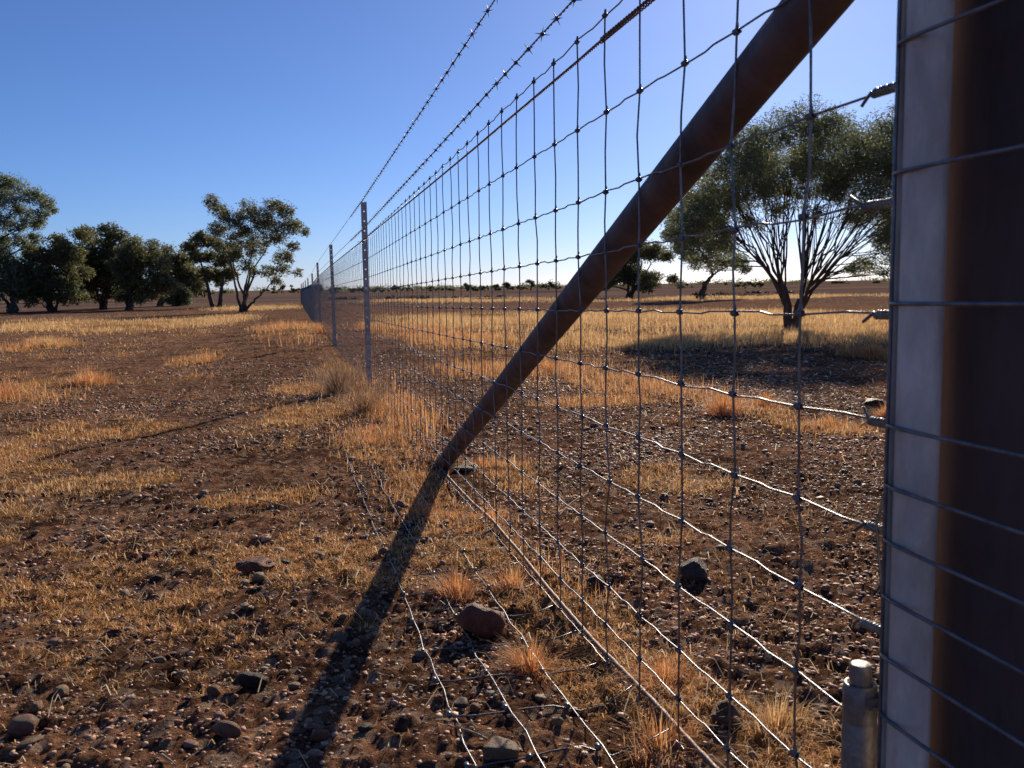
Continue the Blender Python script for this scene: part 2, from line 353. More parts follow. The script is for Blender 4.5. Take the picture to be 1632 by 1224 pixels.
BIG = [
 (ANG[0], -0.116, 2.335, .110, (.36, .125, .075), 'angular rust red rock lying on bare dirt left of the pole shadow', .5, .7, .2),
 (RND[0], -0.112, 2.245, .036, (.55, .42, .26), 'cream rounded pebble sitting against the front of the angular rust red rock', .75, .9, 0),
 (ANG[5], 0.347, 1.79, .100, (.36, .15, .10), 'big rounded dark red rock on the flat apron mesh beside orange grass', .95, .95, .5),
 (ANG[1], 0.272, 1.25, .074, (.42, .30, .20), 'tan and grey weathered rock at the near end of the apron wires', .6, .8, 1.2),
 (ANG[2], 0.909, 1.975, .096, (.17, .12, .10), 'large dark humped rock beyond the wire mesh among pale pebbles', .62, .8, .9),
 (RND[2], 0.668, 1.99, .045, (.12, .085, .07), 'small dark round stone just behind the mesh left of the large dark rock', .9, .9, 0),
 (ANG[3], 0.63, 1.25, .060, (.26, .15, .10), 'boxy brown rock in straw behind the lower mesh wires', .8, .9, .6),
 (RND[3], 0.302, 1.47, .020, (.62, .55, .48), 'white flat pebble between the second and third apron wires', .5, .8, 0),
 (RND[4], -0.453, 1.55, .046, (.44, .26, .18), 'domed pinkish brown rock lowest at the left edge of the ground', .8, .9, .3),
 (ANG[4], -0.425, 1.485, .048, (.44, .30, .19), 'flat tan slab rock in front of the domed pinkish brown rock', .35, .6, .8),
 (ANG[5], -0.10, 1.63, .056, (.075, .052, .042), 'black clod like rock just left of the pole shadow', .7, .9, .2),
 (RND[5], -0.13, 1.44, .050, (.42, .23, .15), 'long reddish tan rock left of the shadow near the bottom', .55, .5, -.5),
 (RND[6], -0.281, 1.79, .032, (.50, .38, .22), 'pale yellow oval pebble in the open dirt left of the shadow', .5, .6, .1),
 (RND[7], -0.262, 1.83, .024, (.42, .17, .10), 'orange red pebble touching the pale yellow oval pebble', .5, .8, .1),
 (ANG[0], 3.26, 4.60, .17, (.10, .045, .035), 'largest dark red rock beyond the mesh close to the big gate post', .7, .8, .5),
 (ANG[2], -0.40, 1.98, .05, (.17, .09, .08), 'dark purplish rock with a flat top in the left dirt', .5, .6, .2),
 (ANG[1], .245, 1.44, .035, (.25, .16, .12), 'small angular brown stone beside the white flat pebble', .6, .8, 1),
]
for (me, x, y, s, c, lab, fl, asp, rz) in BIG: put_stone(me, 'rock', x, y, s, c, lab, None, fl, asp, rz, 'rock')
g2 = np.random.default_rng(23)
def region(x, y):
    lim = 3.70-(y-3.70)  # unused guard
    xs = -.057+(y-1.32)*.2685
    if x > .53: return 'beyond the wire mesh fence'
    if x < xs-.02: return 'on the open dirt left of the pole shadow'
    return 'between the pole shadow and the wire fence'
cnt = 0; used = [(b[1], b[2], b[3]) for b in BIG]
while cnt < 270:
    x, y = scatter(1, 1.2, 5.0, -20, 42, 1.2, g2); x, y = float(x[0]), float(y[0])
    if abs(x-.53) < .03: continue
    if fbm(np.array([x*1.3]), np.array([y*1.3]), 61)[0] < .42 and g2.uniform() < .8: continue
    s = float(.014+.026*g2.beta(1.2, 3))*(1+.16*max(0, y-1.5))
    if any((x-a)**2+(y-b)**2 < ((s+c)*.5)**2 for a, b, c in used): continue
    used.append((x, y, s)); ci = g2.choice(len(TN), p=TW); tn = TN[ci]
    c = np.array(TINTS[tn])*g2.uniform(.85, 1.15)
    big = 'large' if s > .032 else 'small'
    lab = f'{big} {tn} rounded stone lying {region(x, y)}'
    ang = g2.uniform() < .25
    if ang: lab = lab.replace('rounded', 'angular')
    o = put_stone((ANG if ang else RND)[int(g2.integers(0, 6))], 'loose_stone', x, y, s, c, lab, lab.replace(' stone ', ' stones ').replace(' lying', ''), float(g2.uniform(.4, .75)), float(g2.uniform(.6, 1)))
    cnt += 1

# ------------------------------------------------------------------ dry grass
STRAW = np.array([(.66, .36, .14), (.76, .44, .18), (.54, .27, .10), (.84, .60, .32)])
GOLD = np.array([(.74, .46, .20), (.80, .54, .25), (.64, .38, .15), (.84, .62, .34)])
OR = np.array([(.70, .33, .13), (.80, .42, .18), (.58, .26, .10), (.80, .52, .25)])
TWG = np.array([(.30, .19, .12), (.42, .26, .15), (.24, .15, .10), (.5, .3, .15)])
def blades(mb, x, y, L, wd, lean, pal, g, z=None, lift=0.):
    n = len(x); z = ground(x, y) if z is None else z
    a = g.uniform(0, 6.283, n); d = np.column_stack([np.cos(a), np.sin(a)])
    e = np.clip(lean, .02, 1.5)  # angle from vertical
    b = a+g.uniform(1.2, 1.9, n); wv = np.column_stack([np.cos(b), np.sin(b), np.zeros(n)])*wd[:, None]/2
    base = np.column_stack([x, y, z+lift-.003])
    m1 = np.column_stack([d*(np.sin(e*.6)*L*.5)[:, None], np.cos(e*.6)*L*.5])
    tip = m1+np.column_stack([d*(np.sin(e*1.35)*L*.5)[:, None], np.maximum(np.cos(e*1.35)*L*.5, -m1[:, 2]*.9)])
    V = np.stack([base-wv, base+wv, base+m1+wv*.8, base+m1-wv*.8, base+tip], 1).reshape(-1, 3)
    k = np.arange(n)[:, None]*5
    c = pal[g.integers(0, len(pal), n)]*g.uniform(.7, 1.25, (n, 1))
    mb.add(V, k+np.array([[0, 1, 2, 3]]), k+np.array([[3, 2, 4]]), col=np.repeat(c, 5, 0))
g3 = np.random.default_rng(31); mb = MB()
for (px, py, rx, ry, h, tone) in PATCH:
    area = math.pi*rx*ry; d = math.hypot(px, py)
    den = max(8000/(1+(d/2.2)**1.5), 42000/(1+(d/1.5)**2.2)); n = int(min(area*den*1.15, 60000))
    rad = np.sqrt(g3.uniform(0, 1, n))*(1+.25*g3.normal(0, 1, n)); a = g3.uniform(0, 6.283, n)
    x = px+rx*rad*np.cos(a)*1.1; y = py+ry*rad*np.sin(a)*1.1
    k = g3.uniform(0, 1, n) < np.clip((fbm(x*3/(1+d*.15), y*2/(1+d*.15), 71)-.36)*5, .03, 1)*np.clip(1.5-rad, .1, 1)
    x, y = x[k], y[k]; n = len(x)
    pal = (OR, GOLD, TWG)[tone]
    L = h*g3.uniform(.35, 1.25, n)*(.6+.8*fbm(x*2, y*2, 77)); wd = np.full(n, .0012+.00034*d)*g3.uniform(.6, 1.3, n)
    L *= .45+1.1*fbm(x*.9+7, y*.9, 79); blades(mb, x, y, L, wd, np.abs(g3.normal(.1, .95, n)), pal, g3)
# flat straw litter, everywhere, clumped by the litter map
for (n, ra, rb, L0) in ((190000, .9, 3.2, .020), (190000, 2.8, 8, .034), (80000, 7, 24, .075)):
    x, y = scatter(n, ra, rb, power=1.3, g=g3); m = litter(x, y)
    k = g3.uniform(0, 1, n) < np.clip(m*1.1+.03, 0, 1)*np.clip(m*1.2+.15, 0, 1); x, y = x[k], y[k]; n = len(x); d = np.hypot(x, y)
    blades(mb, x, y, L0*g3.uniform(.3, 1.3, n), (.0011+.00042*d)*g3.uniform(.6, 1.3, n), g3.uniform(.7, 1.5, n), STRAW, g3, lift=.004)
for (n, ra, rb, L0) in ((5200, .9, 3.6, .060), (6000, 3, 9, .085)):      # longer loose straws lying flat
    x, y = scatter(n, ra, rb, power=1.3, g=g3); m = litter(x, y); k = g3.uniform(0, 1, n) < .12+m; x, y = x[k], y[k]; n = len(x); d = np.hypot(x, y)
    blades(mb, x, y, L0*g3.uniform(.3, 1.3, n), (.0011+.00034*d)*g3.uniform(.6, 1.5, n), g3.uniform(1.0, 1.5, n), np.array([(.85, .66, .40), (.72, .48, .24), (.50, .36, .24), (.90, .78, .55)]), g3, lift=.006)
tag(mb.obj('dry_grass', GRASS, smooth=False), 'dry orange and golden grass and straw litter covering patches of the dirt', 'grass', kind='stuff')

def tuft(x, y, h, rad, n, pal, label, group=None, g=g3):
    mb = MB(); a = g.uniform(0, 6.283, n); r = rad*g.uniform(0, 1, n)**.8*.8
    bx = x+r*np.cos(a); by = y+r*np.sin(a); z = ground(bx, by); d = math.hypot(x, y)
    V0 = len(mb.v); L = h*g.uniform(.45, 1.15, n)
    # outward lean
    e = np.abs(g.normal(.2, .42, n))+r/rad*.9
    dd = np.column_stack([np.cos(a), np.sin(a)])+g.normal(0, .35, (n, 2)); wv = np.column_stack([-dd[:, 1], dd[:, 0], np.zeros(n)])
    wv /= np.linalg.norm(wv, axis=1)[:, None]; wv *= ((.0009+.00034*d)*g.uniform(.6, 1.2, n)/2)[:, None]
    base = np.column_stack([bx, by, z-.004])-np.array([x, y, 0])
    m1 = np.column_stack([dd*(np.sin(e*.6)*L*.5)[:, None], np.cos(e*.6)*L*.5]); tip = m1+np.column_stack([dd*(np.sin(e*1.5)*L*.5)[:, None], np.cos(e*1.5)*L*.5])
    V = np.stack([base-wv, base+wv, base+m1+wv*.8, base+m1-wv*.8, base+tip], 1).reshape(-1, 3); k = np.arange(n)[:, None]*5
    c = pal[g.integers(0, len(pal), n)]*g.uniform(.7, 1.25, (n, 1))
    mb.add(V, k+np.array([[0, 1, 2, 3]]), k+np.array([[3, 2, 4]]), col=np.repeat(c, 5, 0))
    o = mb.obj('grass_tuft', GRASS, smooth=False); o.location = (x, y, 0); return tag(o, label, 'grass tuft', group)
HT = [(.404, 1.585, .075, .045, 420, OR, 'spiky orange dry grass tuft right of the big rounded dark red rock'),
 (.338, 2.02, .075, .05, 420, OR, 'orange dry grass tuft just behind the big rounded dark red rock'),
 (2.35, 4.70, .16, .10, 700, OR, 'bushy orange dry grass tuft right of the mesh wires, middle distance'),
 (2.75, 4.95, .12, .08, 500, OR, 'low orange dry grass tuft right of the bushy orange one'),
 (5.68, 8.1, .22, .16, 700, OR, 'orange dry grass tuft beside the tree shadow next to the big gate post'),
 (3.15, 4.35, .10, .07, 400, OR, 'orange dry grass tuft in front of the largest dark red rock'),
 (.86, 1.16, .05, .03, 220, GOLD, 'pale wispy grass tuft beyond the mesh beside the hinge sleeve'),
 (.60, 1.42, .05, .07, 500, OR, 'orange grass tuft behind the lowest cable near the bottom'),
 (-2.25, 7.6, .17, .22, 900, OR, 'broad orange grass tuft at the left edge of the dirt'),
 (-1.75, 8.6, .15, .20, 800, OR, 'second broad orange grass tuft right of the one at the left edge'),
 (-3.85, 16.0, .22, .35, 800, GOLD, 'golden grass tuft alone in the dirt by the left edge'),
 (.30, 6.9, .30, .10, 380, TWG, 'tall thin twiggy weed beside the first steel post'),
 (.40, 5.6, .26, .10, 300, TWG, 'tall thin twiggy weed leaning on the mesh in front of the first steel post')]
for t in HT: tuft(*t)
for k in range(34):
    p = PATCH[int(g3.integers(0, len(PATCH)))]; d = math.hypot(p[0], p[1])
    if d > 30 or d < 1.0 or p[4] < .035: continue
    x = p[0]+g3.uniform(-.8, .8)*p[2]; y = p[1]+g3.uniform(-.8, .8)*p[3]
    tone = (OR, GOLD, TWG)[p[5]]; wd_ = ('orange', 'golden', 'brown twiggy')[p[5]]
    where = ('among low dry grass beyond the wire mesh' if x > .53 else 'among low dry grass left of the wire fence')
    lab = f'{wd_} dry grass tuft standing {where}'
    tuft(x, y, p[4]*1.5, .05+.012*d, 260, tone, lab, lab.replace(' tuft standing', ' tufts'))
# dead twigs
def twig(x, y, L, a, label, br=3):
    mb = MB(); g = g3
    t = np.linspace(0, 1, 9); cur = g.normal(0, .12, 2)
    def path(o, a, L, up):
        dx = np.cos(a)*t*L-np.sin(a)*cur[0]*L*t*t; dy = np.sin(a)*t*L+np.cos(a)*cur[0]*L*t*t
        return np.column_stack([o[0]+dx, o[1]+dy, o[2]+up*L*t*(1.3-t)])
    p = path((0, 0, 0), a, L, .12); addtube(mb, p, np.linspace(.0022, .0008, 9)*(1+L), 6)
    for k in range(br):
        i_ = int(g.integers(2, 7)); addtube(mb, path(p[i_], a+g.choice([-1, 1])*g.uniform(.4, .9), L*g.uniform(.2, .45), .3), np.linspace(.0014, .0006, 9), 5)
    o = mb.obj('twig', TWIG); o.location = (x, y, float(ground(np.array([x]), np.array([y]))[0])+.006); tag(o, label, 'twig')
twig(-.05, 3.05, .22, 2.4, 'pale forked dead twig curving over the dirt left of the pole foot', 4)
twig(-.72, 2.9, .18, .5, 'straight pale stalk lying by the left edge', 0)
twig(.25, 2.5, .22, -.2, 'pale forked twig lying beside the pole shadow and straw', 4)
twig(.75, 2.6, .30, 1.0, 'long thin pale twig lying beyond the mesh wires', 1)
twig(.5, 4.9, .30, 1.9, 'curled pale twig at the foot of the mesh near the first steel post', 3)
twig(.26, 1.30, .07, 2.2, 'short pale twig beside the tan and grey weathered rock', 1)
twig(-.22, 1.38, .05, -1, 'tiny pale stalk on the dirt in front of the long reddish tan rock', 0)
twig(.45, 6.6, .35, 2.0, 'bleached bent twig caught at the base of the first steel post', 3)

# ------------------------------------------------------------------ wire fence
SP = .1575; Y0 = .88
def Mz(y): return np.interp(y, [-1, .88, 1.04, 1.35, 1.67, 2.30, 3.54, 6.95, 13.5, 20.8, 27.7, 36.9, 60, 110], [.69, .666, .662, .658, .651, .642, .622, .573, .536, .485, .367, .329, .29, .27])
ROW = [.497, .337, .204, .102, 0, -.101, -.203, -.301, -.400, -.497, -.572, -.643]
FX = .53
fence = thing('wire_fence', 'wire mesh fence with two barbed wires and drilled steel posts running to the horizon', 'fence', loc=(FX, 7.2, float(prof(7.2))))
FO = np.array(fence.location)
gw = np.random.default_rng(5)
YEND = 75.
ny = [Y0+SP*k for k in range(0, int((YEND-Y0)/SP))]
wob = {k: gw.normal(0, .0025, len(ROW)) for k in range(len(ny))}
def knot_x(k): return FX+(.0 if k > 60 else 0)
sway = gw.normal(0, .006, (len(ny), len(ROW)))
sway[:, 0] *= .3
def ky(k, r): return ny[k]+(sway[k, r] if ny[k] < 9 else 0)
for r, off in enumerate(ROW):
    pts = []
    # tail towards the end post, then knots with crimps between
    pts.append((FX+.004, .69, Mz(.69)+off)); pts.append((FX, .80, Mz(.80)+off+gw.normal(0, .002)))
    for k in range(len(ny)):
        y = ky(k, r) if ny[k] < 40 else ny[k]
        z = float(Mz(y))+off+ (gw.normal(0, .0018) if y < 9 else 0)
        pts.append((FX, y, z))
        if k+1 < len(ny) and y < 12:
            y2 = ky(k+1, r); s_ = .0021*(1 if k % 2 else -1)*(.5+gw.uniform())
            dip = .010 if r == 0 else 0
            pts.append((FX, y+(y2-y)*.42, float(Mz(y+(y2-y)*.42))+off+s_*.6-dip*.2)); pts.append((FX, y+(y2-y)*.58, float(Mz(y+(y2-y)*.58))+off-s_*.6-dip*.2))
    mb = MB(); P = np.array(pts)-FO
    rad = np.interp(P[:, 1]+FO[1], [0, 8, 30, 75], [.0013, .0014, .0018, .002]); addtube(mb, P, rad, 6)
    mb.obj('line_wire', WIRE, fence)
# stay wires with their wrapped knots
def stay(mb, k, y_end_detail):
    y = ny[k]; n = 7 if y < 9 else 5; rad = np.interp(y, [0, 4, 12, 40, 75], [.00145, .0015, .0016, .0018, .002])
    pts = []
    for r in range(len(ROW)):
        yy = ky(k, r); z = float(Mz(yy))+ROW[r]; pts.append((FX, yy, z))
        if r+1 < len(ROW) and y < 9:
            y2 = ky(k, r+1); z2 = float(Mz(y2))+ROW[r+1]; pts.append((FX+gw.normal(0, .001), (yy+y2)/2+gw.normal(0, .0022), (z+z2)/2))
    addtube(mb, np.array(pts)-FO, rad, n)
    if y < 9:
        for r in range(len(ROW)):
            yy = ky(k, r); z = float(Mz(yy))+ROW[r]
            c = np.array([FX, yy, z])-FO
            if y < 4.5:
                addtube(mb, helix(c+[0, -.0055, 0], c+[0, .0055, 0], .0029, .0030, 8), .0014, 6)
                addtube(mb, [c+[0, 0, -.004], c+[.001, .001, .010]], [.003, .0018], 6)
            else: addtube(mb, [c-[0, .007, 0], c+[0, .007, 0]], .0036, 6)
    elif y < 16:
        for r in range(len(ROW)):
            c = np.array([FX, ny[k], float(Mz(ny[k]))+ROW[r]])-FO; addtube(mb, [c-[0, .008, 0], c+[0, .008, 0]], .0038, 5)
for k in range(0, 100):
    mb = MB(); stay(mb, k, 9); mb.obj('stay_wire', WIRE, fence)
mb = MB()
for k in range(100, len(ny)): stay(mb, k, 9)
tag(mb.obj('stay_wire', WIRE, fence), 'far vertical stay wires blending together towards the horizon', kind='stuff')
# end bindings at the strainer: wound knots with cut tails
for r, off in enumerate(ROW):
    z = float(Mz(.73))+off; y1 = .762+gw.uniform(-.012, .012)
    a = np.array([FX, y1, float(Mz(y1))+off])-FO; b = np.array([FX+.004, y1-.040, float(Mz(y1-.04))+off])-FO
    mb = MB(); addtube(mb, helix(a, b, .0030, .0040, 9), .0019, 6)
    ta = a+np.array([0, .004, .002]); dr = np.array([gw.normal(0, .004), gw.uniform(.006, .016), gw.choice([-1, 1])*gw.uniform(.006, .012)])
    addtube(mb, [a, ta, ta+dr], .0017, 6); mb.obj('wire_binding', WIRE, fence)
# loose bent stay by the end post
mb = MB()
zz = np.array([1.30, 1.12, .99, .95, .88, .80, .68, .60, .57, .47, .40, .30, .15, .02])
yy = np.array([.715, .705, .716, .705, .694, .700, .712, .712, .700, .735, .722, .722, .72, .72])
addtube(mb, np.column_stack([np.full(14, FX-.006), yy, zz])-FO, .0015, 6); mb.obj('loose_stay_wire', WIRE, fence)
# brown support cable below the top line
mb = MB()
for ph in (0, math.pi):
    P = []
    for a_, b_ in ((.62, 7.2),):
        ys = np.arange(a_, b_, .0045); d = np.interp(ys, [0, 2.6, 6.9], [.045, .036, .006])
        an = ys/.022*2*math.pi/1.0+ph
        P = np.column_stack([FX-.004+.0016*np.cos(an), ys, Mz(ys)+.497-d+.0016*np.sin(an)])
    addtube(mb, P-FO, .0017, 5)
P = np.array([(FX-.002, y, float(Mz(y))+.49) for y in np.arange(7.2, 40, 1.5)]); addtube(mb, P-FO, .0028, 6)
addtube(mb, helix(np.array([FX-.004, 1.18, 1.114])-FO, np.array([FX-.004, 1.52, 1.112])-FO, .0042, .012, 8), .0013, 5)
mb.obj('support_cable', CABLE, fence)
# barbed wires
def barb_mesh():
    mb = MB(); addtube(mb, helix((0, -.0035, 0), (0, .0035, 0), .0036, .0030, 9), .0012, 5)
    for k, (a, s) in enumerate(((.5, 1), (2.2, 1), (3.7, -1), (5.3, -1))):
        d = np.array([math.cos(a), .35*s, math.sin(a)]); addtube(mb, [np.zeros(3), d*.007, d*.0155], [.0013, .0011, .0003], 5)
    return mb.mesh('barb', BARB)
BM = barb_mesh()
for off, ph0 in ((.785, .3), (.577, .9)):
    mb = MB()
    hy = [float(v) for v in np.arange(.62, 9.0, .0075)]
    for ph in (0, math.pi):
        ys = np.array(hy); an = ys/.045*2*math.pi+ph; addtube(mb, np.column_stack([FX+.0014*np.cos(an), ys, Mz(ys)+off+.0014*np.sin(an)])-FO, .0012, 5)
    ys = np.array([9., 13.5, 20.8, 27.7, 36.9, 48, 60, 75]); addtube(mb, np.column_stack([np.full(8, FX), ys, Mz(ys)+off])-FO, [.0024, .0026, .003, .003, .0035, .004, .004, .005], 5)
    bw = mb.obj('barbed_wire', BARB, fence)
    y = .7+ph0*.1; k = 0; far = MB()
    while y < 14:
        z = float(Mz(y))+off
        if k < 70:
            b = link('barb', BM, bw); b.location = Vector((FX, y, z))-fence.location
            b.rotation_euler = (0, float(gw.uniform(0, 6.28)), float(gw.normal(0, .1)))
        y += .112+gw.normal(0, .006); k += 1
# drilled steel posts
def post_mesh(H):
    mb = MB(); W = .046; T = .003; hole = .010; step = .075
    zs = []; z = -.25
    mb.add(*box((-W/2+.009, 0, H/2-.12), (.018, T, H+.25-.002))); mb.add(*box((W/2-.009, 0, H/2-.12), (.018, T, H+.25-.002)))
    z0 = -.24; zc = .03
    while zc < H-.01:
        za = z0; zb = zc-hole/2; mb.add(*box((0, 0, (za+zb)/2), (W-.036, T-.0006, zb-za))); z0 = zc+hole/2; zc += step
    mb.add(*box((0, 0, (z0+H)/2), (W-.036, T-.0006, H-z0)))
    for s in (-1, 1): mb.add(*box((s*(W/2-.0015), .012, H/2-.12), (.0028, .020, H+.248)))
    for s in (-1, 1): mb.add(*box((s*(W/2-.007), .0235, H/2-.12), (.012, .0028, H+.246)))
    return mb.mesh('steel_post', GALVP, False)
PM = post_mesh(1.45)
for y in (7.3, 13.5, 20.8, 27.7, 36.9, 45, 53, 61, 69):
    p = link('steel_post', PM, fence); zt = float(Mz(y))+.80
    p.location = Vector((FX+.028, y, zt-1.45))-fence.location; p.rotation_euler = (0, R(gw.normal(0, .5)), R(gw.normal(0, 5)))
    if y < 30:
        mb = MB()
        for r in (0, 3, 6, 9): 
            z = float(Mz(y))+ROW[r]; c = np.array([FX, y, z])-FO; addtube(mb, [c+[-.03, .0, -.004], c+[-.005, -.006, 0], c+[.03, -.006, .002], c+[.055, .01, .004]], .0016, 6)
        mb.obj('tie_wire', WIRE, fence)

# ------------------------------------------------------------------ apron mesh on the ground
ap = thing('apron_mesh', 'wire mesh apron lying flat on the ground along the camera side of the fence', 'wire mesh', loc=(.37, 2, float(prof(2)))); AO = np.array(ap.location)
def gz1(x, y): return float(ground(np.array([x]), np.array([y]))[0])
for (x0, x1, hh) in ((.213, .226, .008), (.303, .319, .010), (.410, .418, .012)):
    pts = []; y = 1.02
    while y < 5.4:
        x = x0+(x1-x0)*np.clip((2.3-y)/1.05, -1, 1.2)+gw.normal(0, .0022); zz_ = gz1(x, y)
        pts.append((x, y, .5*(max(zz_, float(prof(y))-.004)+float(prof(y)))+hh*.6+.004+gw.normal(0, .002))); y += .07
    mb = MB(); addtube(mb, np.array(pts)-AO, .0015, 6); mb.obj('line_wire', WIRE, ap)
for k in range(26):
    y = 1.07+SP*k; pts = []
    for x in np.linspace(.205, FX, 8): pts.append((x, y+.02*(x-.2)+gw.normal(0, .001), max(gz1(x, y), float(prof(y))-.008)+.005+(.010 if x > .5 else 0)+gw.normal(0, .001)))
    mb = MB(); addtube(mb, np.array(pts)-AO, .0016, 6)
    for x in (.215, .308, .413): addtube(mb, [np.array([x, y-.006, max(gz1(x, y), float(prof(y))-.004)+.010])-AO, np.array([x, y+.006, max(gz1(x, y), float(prof(y))-.004)+.010])-AO], .0042, 6)
    mb.obj('cross_wire', WIRE, ap)
# rusty cable lying along the foot of the mesh
mb = MB(); ys = np.arange(.75, 3.65, .012)
cz = np.array([max(gz1(.512, y), float(Mz(y))-.66)+.016 for y in ys]); ker = np.ones(25)/25; cz = np.convolve(np.pad(cz, 12, 'edge'), ker, 'valid')
P = np.column_stack([.545+.004*np.sin(ys*3), ys, cz])
rad = .0046*(1+.09*np.sin(ys/.012*1.6)); addtube(mb, P, rad, 9)
tag(mb.obj('rusty_rod', CABLE), 'rusty brown rod lying on the ground along the bottom wire of the mesh', 'rod')
# pale flat stone under the brace foot
put_stone(ANG[3], 'rock', .64, 3.52, .13, (.30, .235, .19), 'pale flat stone slab at the foot of the diagonal pole beyond the mesh', None, .3, .6, .5, 'rock')

# ------------------------------------------------------------------ strainer post and brace
sp_ = thing('strainer_post', 'thick dark rusty pipe end post with a long diagonal brace pole behind the mesh', 'post', loc=(.613, .662, float(prof(.662)))); PO = np.array(sp_.location)
mb = MB(); ph = np.linspace(-.3, 1.62, 24); addtube(mb, np.column_stack([np.full(24, .613), np.full(24, .662), ph])-PO, .080, 64)
pp = mb.obj('post', RUSTD, sp_)
mb = MB(); an = np.linspace(0, math.pi/2, 7)
cap = [np.array([.613, .662, 1.62+.02*math.sin(a)])-PO for a in an]; addtube(mb, np.array(cap)+np.array([0, 0, .0]), .082*np.maximum(np.cos(an), .05), 48); mb.obj('cap', RUSTD, sp_)
B = np.array([.563, 3.75, -.066]); T = np.array([.563, .70, 1.082])
t = np.linspace(0, 1, 40)[:, None]; mb = MB(); addtube(mb, B+(T-B)*t+np.array([0, 0, 1])*.004*np.sin(t*math.pi)-PO, .0310, 40)
br_ = tag(mb.obj('brace', RUST, sp_), 'diagonal rusty brace pole running down to the ground')
mb = MB(); c = B+(T-B)*.006
for k in range(3): addtube(mb, helix(c+np.array([0, -.05-.03*k, .02+.011*k]), c+np.array([0, -.058-.03*k, .0235+.011*k]), .030, .004, 24)-PO, .0016, 5)
mb.obj('tie_wire', WIRE, br_)

# ------------------------------------------------------------------ gate
GX = .50; GYp = .650
gate = thing('mesh_gate', 'galvanised pipe gate with close welded mesh wires standing in front of the dark post', 'gate', loc=(GX, GYp, .05)); GO = np.array(gate.location)
mb = MB(); zz = np.linspace(.05, 1.22, 30); addtube(mb, np.column_stack([np.full(30, GX), np.full(30, GYp), zz])-GO, .0172, 40); mb.obj('upright', GALV, gate)
mb = MB(); mb.add(*box((GX-.006, GYp+.0188, .635), (.015, .0040, 1.16), 0)); q_ = mb.obj('edge_strip', GALV, gate, smooth=False); q_.location = -gate.location
mb = MB(); addtube(mb, np.column_stack([np.full(30, GX), np.full(30, -2.2), zz])-GO, .0200, 32); mb.obj('upright', GALV, gate)
for z in (.07, 1.2):
    mb = MB(); addtube(mb, np.array([(GX, GYp-.021, z), (GX, -2.179, z)])-GO, .0190, 32); mb.obj('rail', GALV, gate)
GZ = [1.10, .99, .888, .786, .681, .579, .527, .478, .428, .376, .324, .272, .22, .17, .12]
for k, z in enumerate(GZ):
    mb = MB(); ys = np.array([GYp+.017, GYp+.004, GYp-.02]+list(np.linspace(GYp-.06, -2.15, 40)))
    xs = np.array([GX-.017, GX-.019, GX-.0195]+[GX-.020]*40)
    addtube(mb, np.column_stack([xs+np.concatenate([[0.001,0,0], gw.normal(0, .0004, 40)]), ys, np.full(43, z)+.0015*np.sin(ys*9+k)])-GO, .00175, 8); mb.obj('line_wire', WIRE, gate)
for k in range(15):
    y = GYp+.0185 if k == 0 else GYp-.30-.19*(k-1); 
    if k == 1: continue
    if y < -2.1: break
    mb = MB(); addtube(mb, np.column_stack([np.full(24, GX-.0150 if k == 0 else GX-.0255), np.full(24, y)+gw.normal(0, .0004, 24), np.linspace(.06, 1.2, 24)])-GO, .0016, 8); mb.obj('stay_wire', WIRE, gate)
# hinge: sleeve, pin and clamp
HX, HY = .487, .700
hg = MB(); zt = .336
def lathe(mb, c, prof_, n=40):
    an = np.arange(n)*2*math.pi/n; P = []
    for r_, z_ in prof_: P.append(np.column_stack([c[0]+r_*np.cos(an), c[1]+r_*np.sin(an), np.full(n, z_)]))
    m = len(prof_); v_ = np.vstack(P); i_ = np.arange(m-1)[:, None]*n; j_ = np.arange(n)[None]
    q_ = np.stack([i_+j_, i_+(j_+1) % n, i_+n+(j_+1) % n, i_+n+j_], -1).reshape(-1, 4); mb.add(v_, q_)
lathe(hg, (HX, HY), [(.0105, zt-.001), (.0125, zt+.0004), (.0140, zt), (.0150, zt-.0015), (.0152, zt-.034), (.0147, zt-.035), (.0147, zt-.0365), (.0152, zt-.0375), (.0152, zt-.19), (.0145, zt-.192), (.0105, zt-.192)])
hg = hg.mesh('hinge_sleeve', GALVD); hs = link('hinge_sleeve', hg, gate); hs.location = -gate.location
m = MB(); lathe(m, (HX, HY), [(.0002, zt+.018), (.0085, zt+.0180), (.0098, zt+.0170), (.0100, zt+.015), (.0100, zt-.2), (.0002, zt-.2)]); hp = link('hinge_pin', m.mesh('hinge_pin', GALVD), hs)
for dz in (-.012, -.15):
    m = MB(); m.add(*box((GX-.003, .677, zt+dz), (.006, .020, .016))); addtube(m, [(GX-.018, .680, zt+dz), (GX+.008, .680, zt+dz)], .0050, 6)
    link('hinge_bracket', m.mesh('hinge_bracket', GALVD, False), hs)

